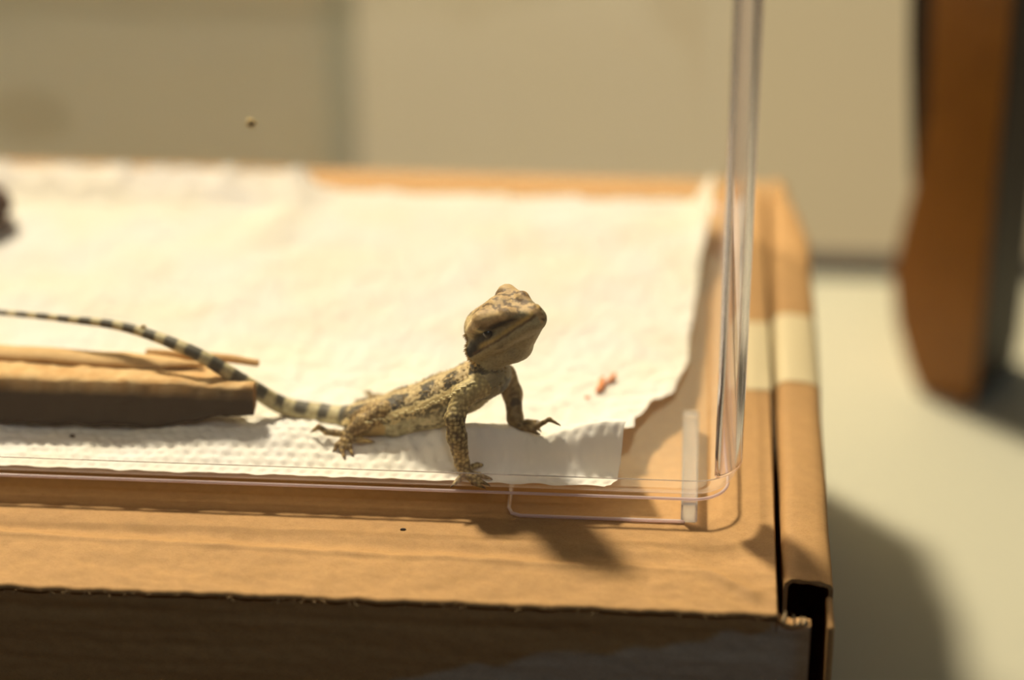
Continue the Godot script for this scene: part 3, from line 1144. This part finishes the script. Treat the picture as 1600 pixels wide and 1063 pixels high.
	for toe in [[Vector3(-60.6, 9.0, -431.4), Vector3(-64.2, 9.2, -431.8), Vector3(-65.6, 10.1, -432.0), Vector3(-66.7, 9.2, -432.0)],
			[Vector3(-60.5, 8.3, -430.2), Vector3(-60.9, 7.4, -428.8), Vector3(-60.4, 6.7, -427.4)],
			[Vector3(-60.2, 8.3, -430.2), Vector3(-59.5, 7.6, -429.0), Vector3(-59.0, 7.0, -428.0)],
			[Vector3(-60.0, 8.6, -430.8), Vector3(-57.6, 8.5, -430.6), Vector3(-55.6, 8.2, -430.6)],
			[Vector3(-60.6, 8.5, -430.6), Vector3(-61.9, 7.7, -429.6), Vector3(-62.4, 7.1, -428.8)]]:
		var rad := [0.7, 0.6, 0.5, 0.28] if toe.size() == 4 else [0.65, 0.5, 0.28]
		chain(toe, rad, 0.25, HIND)
		claws.append([toe[-1], (toe[-1] - toe[-2]).normalized()])
	# far hind leg, mostly hidden
	chain([AXIS[0] - SIDE * 1.8, Vector3(-53.5, 9.2, -443.5), Vector3(-56.4, 8.2, -446.5), Vector3(-57.4, 7.4, -447.6)], [2.4, 1.6, 1.0, 0.8], 0.8, FAR)
	for toe in [[Vector3(-57.4, 7.4, -447.6), Vector3(-58.2, 8.0, -449.4), Vector3(-59.4, 7.2, -451.0)], [Vector3(-57.4, 7.4, -447.6), Vector3(-57.0, 7.2, -449.6), Vector3(-57.2, 6.5, -451.2)], [Vector3(-57.4, 7.4, -447.6), Vector3(-59.2, 7.0, -448.0), Vector3(-60.8, 6.5, -448.6)]]:
		chain(toe, [0.6, 0.45, 0.25], 0.3, FAR)
	for j in 3:
		bone(TAILP[j], TAILP[j + 1], TAILR[j], TAILR[j + 1], 0.8, TAIL)

var claws := []

func bone_dist(b: Array, p: Vector3) -> float:
	var ba: Vector3 = b[1] - b[0]
	var t := clampf((p - b[0]).dot(ba) / maxf(ba.length_squared(), 1e-6), 0.0, 1.0)
	return p.distance_to(b[0] + ba * t) - lerpf(b[2], b[3], t)

func sdf(p: Vector3) -> float:
	var f := 1e3
	for b in bones:
		var d := bone_dist(b, p)
		var k: float = b[4]
		var h := maxf(k - absf(f - d), 0.0) / k
		f = minf(f, d) - h * h * k * 0.25
	return f

func nets(list: Array, lo: Vector3, hi: Vector3, cell: float) -> Array:     # [vertices, indices, tags]
	var nx := int((hi.x - lo.x) / cell) + 2
	var ny := int((hi.y - lo.y) / cell) + 2
	var nz := int((hi.z - lo.z) / cell) + 2
	var f := PackedFloat32Array()
	f.resize(nx * ny * nz)
	f.fill(100.0)
	var best := PackedFloat32Array()
	best.resize(nx * ny * nz)
	best.fill(100.0)
	var who := PackedByteArray()
	who.resize(nx * ny * nz)
	for b in list:
		var A: Vector3 = b[0]
		var B: Vector3 = b[1]
		var ra: float = b[2]
		var rb: float = b[3]
		var k: float = b[4]
		var tg: int = b[5]
		var m := maxf(ra, rb) + k + cell * 2.5
		var ba := B - A
		var inv := 1.0 / maxf(ba.length_squared(), 1e-6)
		var x0 := maxi(int((minf(A.x, B.x) - m - lo.x) / cell), 0)
		var x1 := mini(int((maxf(A.x, B.x) + m - lo.x) / cell) + 1, nx - 1)
		var y0 := maxi(int((minf(A.y, B.y) - m - lo.y) / cell), 0)
		var y1 := mini(int((maxf(A.y, B.y) + m - lo.y) / cell) + 1, ny - 1)
		var z0 := maxi(int((minf(A.z, B.z) - m - lo.z) / cell), 0)
		var z1 := mini(int((maxf(A.z, B.z) + m - lo.z) / cell) + 1, nz - 1)
		for z in range(z0, z1 + 1):
			for y in range(y0, y1 + 1):
				var at := (z * ny + y) * nx + x0
				var p := Vector3(lo.x + x0 * cell, lo.y + y * cell, lo.z + z * cell) - A
				for x in range(x0, x1 + 1):
					var t := clampf(p.dot(ba) * inv, 0.0, 1.0)
					var d := (p - ba * t).length() - ra - (rb - ra) * t
					if d < m:
						var o := f[at]
						var h := k - absf(o - d)
						f[at] = minf(o, d) - (h * h / k * 0.25 if h > 0.0 else 0.0)
						if d < best[at]:
							best[at] = d
							who[at] = tg
					at += 1
					p.x += cell
	var id := PackedInt32Array()
	id.resize(nx * ny * nz)
	id.fill(-1)
	var V := PackedVector3Array()
	var T := PackedByteArray()
	var I := PackedInt32Array()
	var sy := nx
	var sz := nx * ny
	var corner := [0, 1, sy, sy + 1, sz, sz + 1, sz + sy, sz + sy + 1]
	var edges := [[0, 1], [2, 3], [4, 5], [6, 7], [0, 2], [1, 3], [4, 6], [5, 7], [0, 4], [1, 5], [2, 6], [3, 7]]
	var lim := cell * 2.2
	for z in nz - 1:
		for y in ny - 1:
			var at := (z * ny + y) * nx - 1
			for x in nx - 1:
				at += 1
				if absf(f[at]) > lim:
					continue
				var inside := 0
				for c in 8:
					if f[at + corner[c]] < 0.0:
						inside += 1
				if inside == 0 or inside == 8:
					continue
				var s := Vector3.ZERO
				var n := 0
				for e in edges:
					var fa := f[at + corner[e[0]]]
					var fb := f[at + corner[e[1]]]
					if (fa < 0.0) != (fb < 0.0):
						var t := fa / (fa - fb)
						var a: int = e[0]
						var b: int = e[1]
						s += Vector3(lerpf(a & 1, b & 1, t), lerpf((a >> 1) & 1, (b >> 1) & 1, t), lerpf(a >> 2, b >> 2, t))
						n += 1
				id[at] = V.size()
				V.append(lo + (Vector3(x, y, z) + s / n) * cell)
				T.append(who[at])
	for z in range(1, nz - 1):
		for y in range(1, ny - 1):
			var at := (z * ny + y) * nx
			for x in range(1, nx - 1):
				at += 1
				if id[at] < 0:
					continue
				var fa := f[at]
				for ax in 3:
					var st := 1 if ax == 0 else (sy if ax == 1 else sz)
					var fb := f[at + st]
					if (fa < 0.0) == (fb < 0.0):
						continue
					var u := sy if ax == 0 else (sz if ax == 1 else 1)
					var w := sz if ax == 0 else (1 if ax == 1 else sy)
					var a := id[at]
					var b := id[at - u]
					var c := id[at - u - w]
					var d := id[at - w]
					if a < 0 or b < 0 or c < 0 or d < 0:
						continue
					if fa < 0.0:
						I.append_array([a, c, b, a, d, c])
					else:
						I.append_array([a, b, c, a, c, d])
	return [V, I, T]

var cell_noise: FastNoiseLite
var pat := noise(0.28, 51, FastNoiseLite.TYPE_SIMPLEX_SMOOTH, 3)
var pat2 := noise(0.8, 52, FastNoiseLite.TYPE_SIMPLEX_SMOOTH, 2)
var fine := noise(2.2, 53, FastNoiseLite.TYPE_SIMPLEX_SMOOTH, 2)

func axis_at(p: Vector3) -> Array:                     # [t 0..1, offset from the axis]
	var bd := 1e9
	var bt := 0.0
	var off := Vector3.ZERO
	for j in 4:
		var ba: Vector3 = AXIS[j + 1] - AXIS[j]
		var t := clampf((p - AXIS[j]).dot(ba) / ba.length_squared(), 0.0, 1.0)
		var o: Vector3 = p - (AXIS[j] + ba * t)
		if o.length_squared() < bd:
			bd = o.length_squared()
			bt = (j + t) / 4.0
			off = o
	return [bt, off]

func tail_at(p: Vector3) -> Array:                     # [arc length, height above its middle line / radius]
	var bd := 1e9
	var out := [0.0, 0.0]
	var len := 0.0
	for j in TAILP.size() - 1:
		var ba: Vector3 = TAILP[j + 1] - TAILP[j]
		var t := clampf((p - TAILP[j]).dot(ba) / ba.length_squared(), 0.0, 1.0)
		var o: Vector3 = p - (TAILP[j] + ba * t)
		if o.length_squared() < bd:
			bd = o.length_squared()
			out = [len + t * ba.length(), o.y / lerpf(TAILR[j], TAILR[j + 1], t)]
		len += ba.length()
	return out

func skin_color(p: Vector3, tg: int) -> Color:
	var n1 := pat.get_noise_3dv(p)
	var n2 := pat2.get_noise_3dv(p)
	var n3 := fine.get_noise_3dv(p)
	var cn := cell_noise.get_noise_3dv(p)               # -1 in the middle of a scale, towards 0 and up at its edge
	var scale := 1.0 - ss(-0.9, -0.25, cn)
	var pale := lin(216, 190, 138)
	var tan_ := lin(190, 146, 92)
	var dark := lin(62, 50, 38)
	var grey := lin(172, 160, 128)
	if tg == TAIL:
		var a := tail_at(p)
		var w: float = sin(a[0] * TAU / 4.75 + 0.9)
		var band := ss(-0.4, 0.15, w + 0.35 * n2) * ss(0.1, 0.6, a[1] + 0.3 * n1 + 0.02 * a[0])
		var c := lin(204, 190, 152).lerp(lin(178, 160, 122), clampf(0.5 + n2, 0, 1))
		c = c.lerp(lin(72, 68, 64), band * 0.92)
		return c.lerp(c * 1.25, scale * 0.4)
	if tg == HEAD:
		return head_color(p, n1, n2, n3, scale)
	if tg == FORE or tg == HAND:
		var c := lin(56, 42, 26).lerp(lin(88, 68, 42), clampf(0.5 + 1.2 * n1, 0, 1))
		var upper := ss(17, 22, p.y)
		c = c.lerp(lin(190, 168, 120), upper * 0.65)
		c = c.lerp(lin(222, 198, 138), scale * clampf(0.75 + 0.6 * n2, 0.15, 1))
		return c
	if tg == FAR:
		var c := lin(156, 132, 92).lerp(lin(120, 96, 64), clampf(0.5 + 1.5 * n2, 0, 1))
		c = c.lerp(dark, ss(0.15, 0.4, n1) * 0.75)
		if p.z < -450:
			c = lin(150, 140, 100)
		return c.lerp(c * 1.3, scale * 0.4)
	if tg == HIND:
		var inner := ss(-436.2, -434.8, p.z)
		var spk := lin(112, 84, 52).lerp(lin(214, 182, 124), scale)
		spk = spk.lerp(dark, ss(0.12, 0.35, n1) * 0.6)
		var plain := lin(186, 152, 96).lerp(lin(196, 166, 112), clampf(0.5 + n2, 0, 1))
		# the plain inner face of the thigh lies in front of and below the shank
		var below := ss(0.3, 1.6, (p - Vector3(-53.4, 12.6, -434.6)).dot(Vector3(0.55, -0.83, 0.0)))
		return spk.lerp(plain, below if p.x > -58.5 else 0.0)
	# trunk and neck
	var a2 := axis_at(p)
	var t: float = a2[0]
	var o: Vector3 = a2[1]
	var w := o.dot(SIDE)
	var ax := Vector3(0.8, 0.42, 0.42)
	var up := ax.cross(SIDE).normalized()
	if up.y < 0:
		up = -up
	var phi := rad_to_deg(atan2(absf(w), o.dot(up)))
	var top := lin(206, 180, 136).lerp(lin(154, 130, 92), clampf(0.5 + 1.2 * n2, 0, 1))
	# two rows of dark blotches each side of the spine
	var wave := sin(t * TAU * 4.2 + 0.6) * 0.55 + 1.1 * n1 + 0.5 * n2
	var c := top.lerp(lin(36, 30, 25), ss(-0.08, 0.14, wave) * ss(10, 22, phi) * 0.95)
	c = c.lerp(pale, scale * 0.35 * clampf(0.5 + n3 * 2.0, 0, 1))
	# pale stripe along the flank, a broken dark line under it
	var jag := phi + 7.0 * n2 + 6.0 * n3
	var low := lin(204, 192, 156).lerp(lin(166, 156, 124), clampf(0.5 + 1.6 * n2, 0, 1))
	low = low.lerp(lin(70, 66, 56), ss(0.12, 0.34, n1 + 0.5 * n2) * 0.75 * (1.0 - ss(120, 140, phi)))
	low = low.lerp(lin(198, 184, 146), ss(112, 140, phi) * 0.7)
	low = low.lerp(pale, scale * 0.25)
	c = c.lerp(lin(58, 48, 34), ss(54, 59, jag) * 0.8)
	c = c.lerp(lin(238, 212, 158), ss(61, 64, jag))
	c = c.lerp(lin(44, 36, 26), ss(78, 81, jag) * (0.85 if n2 > -0.15 else 0.3))
	c = c.lerp(low, ss(86, 92, jag))
	c = c.lerp(c * 0.6, ss(0.1, 0.45, n3) * 0.5)
	# grey mottling on the throat and chest
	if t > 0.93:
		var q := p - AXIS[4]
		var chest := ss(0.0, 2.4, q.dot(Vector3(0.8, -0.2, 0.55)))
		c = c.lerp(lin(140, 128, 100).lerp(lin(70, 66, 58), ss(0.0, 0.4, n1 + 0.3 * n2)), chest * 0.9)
	return c

func head_color(p: Vector3, n1: float, n2: float, n3: float, scale: float) -> Color:
	var q := p - HO
	var s := q.dot(hf)
	var w := -q.dot(hl)
	var h := q.dot(hu)
	var aw := absf(w)
	var warp := 0.5 * n2
	# crown: tan with brown wandering marks
	var c := lin(208, 176, 128).lerp(lin(178, 144, 100), clampf(0.5 + n1, 0, 1))
	var marks := sin((aw * 1.15 - s * 0.45) * 2.3 + 4.5 * n1 + 1.6 * n2) + 0.8 * n3
	c = c.lerp(lin(88, 64, 42), ss(-0.05, 0.7, marks) * (1.0 - ss(2.8, 3.8, aw)) * 0.85)
	# brow stays pale, a thin dark line beneath it
	var side := lin(170, 154, 118).lerp(lin(142, 128, 98), clampf(0.5 + 1.3 * n2, 0, 1))
	var t_side := 1.0 - ss(2.2, 2.8, h + 0.3 * warp + 0.05 * (s - 6.0))
	c = c.lerp(side, t_side * ss(1.0, 1.6, aw))
	if aw > 0.8:
		c = c.lerp(lin(44, 30, 20), bump(h - 2.3 + 0.12 * (s - 8.0), 0.8) * ss(7.2, 8.6, s) * (1.0 - ss(12.5, 14.0, s)) * 0.9)
		# dark band: from the eye down and back to the corner of the jaw
		var band := 1.6 + (s - 6.0) * 0.42
		var bw := 1.55
		c = c.lerp(lin(18, 14, 12), (1.0 - ss(bw - 0.35, bw + 0.25, absf(h - band) + 0.35 * n2)) * (1.0 - ss(6.6, 8.6, s)) * ss(-3.2, -1.5, s))
		c = c.lerp(lin(34, 27, 20), bump(h - 1.9 + 0.05 * (s - 9.0), 0.55) * ss(7.0, 8.2, s) * (1.0 - ss(10.5, 12.5, s)) * 0.95)
		# pale lid
		c = c.lerp(lin(232, 216, 160), bump(Vector2(s - 5.6, (h - 2.5) * 1.5).length(), 1.1) * ss(3.0, 3.6, aw))
		# upper lip yellowish, mouth line dark brown, jaw grey-tan
		var m := h + 1.2 - 0.085 * s + 0.12 * n2
		c = c.lerp(lin(200, 164, 92), bump(m - 0.5, 0.42) * ss(1.5, 4.0, s) * 0.9)
		c = c.lerp(lin(92, 62, 38), bump(m, 0.26) * ss(-0.5, 1.0, s) * 0.85)
		c = c.lerp(lin(176, 162, 126), (1.0 - ss(-0.5, -0.15, m)) * 0.9)
		c = c.lerp(lin(112, 96, 70), bump(m + 1.35, 0.35) * ss(0.0, 2.0, s) * (1.0 - ss(8.0, 10.0, s)) * ss(-0.1, 0.3, n1 + 0.2) * 0.8)
		# pale patch of spiny scales behind the brow
		c = c.lerp(lin(236, 210, 160), bump(Vector2((s - 1.0) * 0.8, h - 3.2).length(), 1.7) * 0.9)
	else:
		c = c.lerp(lin(178, 164, 128), 1.0 - ss(-2.2, -1.6, h))
	c = c.lerp(c * 0.72, (1.0 - scale) * 0.55)
	return c.lerp(c * 0.62, ss(0.05, 0.4, n3) * 0.6)

func on_skin(from: Vector3, towards: Vector3) -> Vector3:   # march from outside onto the skin
	var p := from
	var d := (towards - from).normalized()
	for k in 24:
		var f := sdf(p)
		if f < 0.02:
			break
		p += d * f * 0.9
	return p

func spine(g: Geo, p: Vector3, d: Vector3, len: float, r: float, c: Color) -> void:
	var side := d.cross(Vector3(0.3, 0.2, 1.0)).normalized()
	var base := ring(p - d * 0.15, side, d.cross(side), r, r, 5)
	var b := g.v.size()
	for q in base:
		g.add(q, c * 0.85)
	var tip := g.add(p + d * len, c * 1.1)
	for k in 5:
		g.tri(b + k, tip, b + (k + 1) % 5)

func lizard() -> void:
	cell_noise = noise(1.35, 61, FastNoiseLite.TYPE_CELLULAR)
	cell_noise.cellular_return_type = FastNoiseLite.RETURN_DISTANCE
	cell_noise.cellular_jitter = 0.7
	lizard_bones()
	var l := thing("bearded_dragon", "young tan bearded dragon with a banded tail, standing on the paper towel with head raised", "lizard", Vector3.ZERO)
	var g := Geo.new()
	g.colored = true
	var a := nets(bones, Vector3(-69.0, 3.5, -466.0), Vector3(-18.0, 44.5, -416.0), 0.27)
	var tailb := []
	for j in range(2, TAILP.size() - 1):
		tailb.append([TAILP[j], TAILP[j + 1], TAILR[j], TAILR[j + 1], 0.5, TAIL])
	for m in [a]:
		var off := g.v.size()
		var V: PackedVector3Array = m[0]
		var T: PackedByteArray = m[2]
		var nrm := PackedVector3Array()
		nrm.resize(V.size())
		var I: PackedInt32Array = m[1]
		for k in range(0, I.size(), 3):
			var f := (V[I[k + 2]] - V[I[k]]).cross(V[I[k + 1]] - V[I[k]])
			nrm[I[k]] += f; nrm[I[k + 1]] += f; nrm[I[k + 2]] += f
		for k in V.size():
			var p := V[k]
			var cn := cell_noise.get_noise_3dv(p)
			var amp: float = [0.10, 0.07, 0.16, 0.13, 0.06, 0.07, 0.08][T[k]]
			g.add(p + nrm[k].normalized() * amp * (1.0 - ss(-0.95, -0.3, cn)), skin_color(p, T[k]))
		for k in I.size():
			g.i.append(I[k] + off)
	# the tail beyond the trunk's grid: a swept skin of the same body
	var rows := []
	var cols := []
	var cur := Curve3D.new()
	for j in TAILP.size():
		var tg: Vector3 = (TAILP[mini(j + 1, TAILP.size() - 1)] - TAILP[maxi(j - 1, 0)]) / 6.0
		cur.add_point(TAILP[j], -tg, tg)
	cur.bake_interval = 0.2
	var total := cur.get_baked_length()
	var start := cur.get_closest_offset(TAILP[2] + (TAILP[1] - TAILP[2]) * 0.3)
	var u := start
	while u < total:
		var p := cur.sample_baked(u, true)
		var d := (cur.sample_baked(minf(u + 0.3, total), true) - cur.sample_baked(maxf(u - 0.3, 0), true)).normalized()
		var ta := tail_at(p)
		var rr := tail_radius(p) * (1.0 + 0.02 * sin(u * 9.0))
		var side := d.cross(Vector3.UP).normalized()
		var row := ring(p, side, side.cross(d), rr, rr, 18)
		var cr := []
		for q in row:
			cr.append(skin_color(q, TAIL))
		rows.append(row); cols.append(cr)
		u += 0.3
	g.skin(rows, true, false, cols)
	g.fan(rows[-1], cols[-1][0], true)
	obj("body", g.mesh(), M.skin, l)

	# eyes
	for s in [1.0, -1.0]:
		var e := obj("eye", lathe([[0, -1.0], [0.4, -0.92], [0.72, -0.7], [0.94, -0.36], [1.0, 0], [0.94, 0.36], [0.72, 0.7], [0.4, 0.92], [0, 1.0]], 16).mesh(true), M.eye, l)
		e.position = hp(6.3, s * 4.3, 1.3) * K
	# spines along the flanks, the back of the head and the beard
	g = Geo.new()
	g.colored = true
	var rng := RandomNumberGenerator.new()
	rng.seed = 5
	for s in [1.0, -1.0]:
		for k in 40:
			var t := 0.55 + k / 39.0 * 3.3
			var j := mini(int(t), 3)
			var ax: Vector3 = AXIS[j].lerp(AXIS[j + 1], t - j)
			var dir: Vector3 = (SIDE * s + Vector3(0, 0.28 + rng.randf_range(-0.06, 0.06), 0)).normalized()
			var p := on_skin(ax + dir * 9.0, ax)
			var back: Vector3 = (AXIS[j] - AXIS[j + 1]).normalized()
			spine(g, p, (dir + back * 0.5 + Vector3(0, 0.35, 0)).normalized(), rng.randf_range(0.5, 1.1), 0.30, lin(246, 226, 176))
		for k in 90:
			var t := rng.randf() * 4.0
			var j := mini(int(t), 3)
			var ax: Vector3 = AXIS[j].lerp(AXIS[j + 1], t - j)
			var dir: Vector3 = (SIDE * s * rng.randf_range(0.1, 1.3) + Vector3(0, 1, 0)).normalized()
			var p := on_skin(ax + dir * 9.0, ax)
			spine(g, p, (dir + (AXIS[j] - AXIS[j + 1]).normalized() * 0.8).normalized(), rng.randf_range(0.25, 0.5), 0.2, lin(206, 172, 112).lerp(lin(96, 76, 48), rng.randf()))
		for k in 22:
			var h := lerpf(2.6, -4.2, k / 21.0)
			var from := hp(-2.5 + rng.randf_range(-0.4, 0.4), s * 9.0, h)
			var p := on_skin(from, hp(0.5, 0, h * 0.7))
			spine(g, p, (-hl * s * 0.5 - hf * 0.8).normalized(), rng.randf_range(0.5, 0.95), 0.26, lin(220, 190, 134).lerp(lin(150, 118, 76), rng.randf()))
		for k in 16:
			var sx := rng.randf_range(-1.5, 2.0)
			var from := hp(sx, s * rng.randf_range(2.0, 7.0), -9.0)
			var p := on_skin(from, hp(1.5, 0, -1.5))
			spine(g, p, (-hu * 0.4 - hf * 0.9 - hl * s * 0.3).normalized(), rng.randf_range(0.3, 0.6), 0.22, lin(190, 166, 120))
	var sp := obj("spines", g.mesh(), M.skin, l)
	sp.set_meta("kind", "stuff")
	for c in claws:
		g = Geo.new()
		tube(g, [c[0], c[0] + c[1] * 0.45 + Vector3(0, 0.05, 0), c[0] + c[1] * 0.7 - Vector3(0, 0.14, 0)], [0.22, 0.16, 0.04], 6)
		obj("claw", g.mesh(true), M.claw, l)

func tail_radius(p: Vector3) -> float:
	var bd := 1e9
	var out := 1.0
	for j in TAILP.size() - 1:
		var ba: Vector3 = TAILP[j + 1] - TAILP[j]
		var t := clampf((p - TAILP[j]).dot(ba) / ba.length_squared(), 0.0, 1.0)
		var d := p.distance_squared_to(TAILP[j] + ba * t)
		if d < bd:
			bd = d
			out = lerpf(TAILR[j], TAILR[j + 1], t)
	return out

func _ready() -> void:
	set_view()
	make_materials()
	pendant_lamp()
	added_low_lamp()
	added_fill_lamp()
	room()
	cardboard_box()
	wooden_post()
	grey_bin()
	tub()
	paper_towel()
	driftwood()
	lizard()
	small_things()
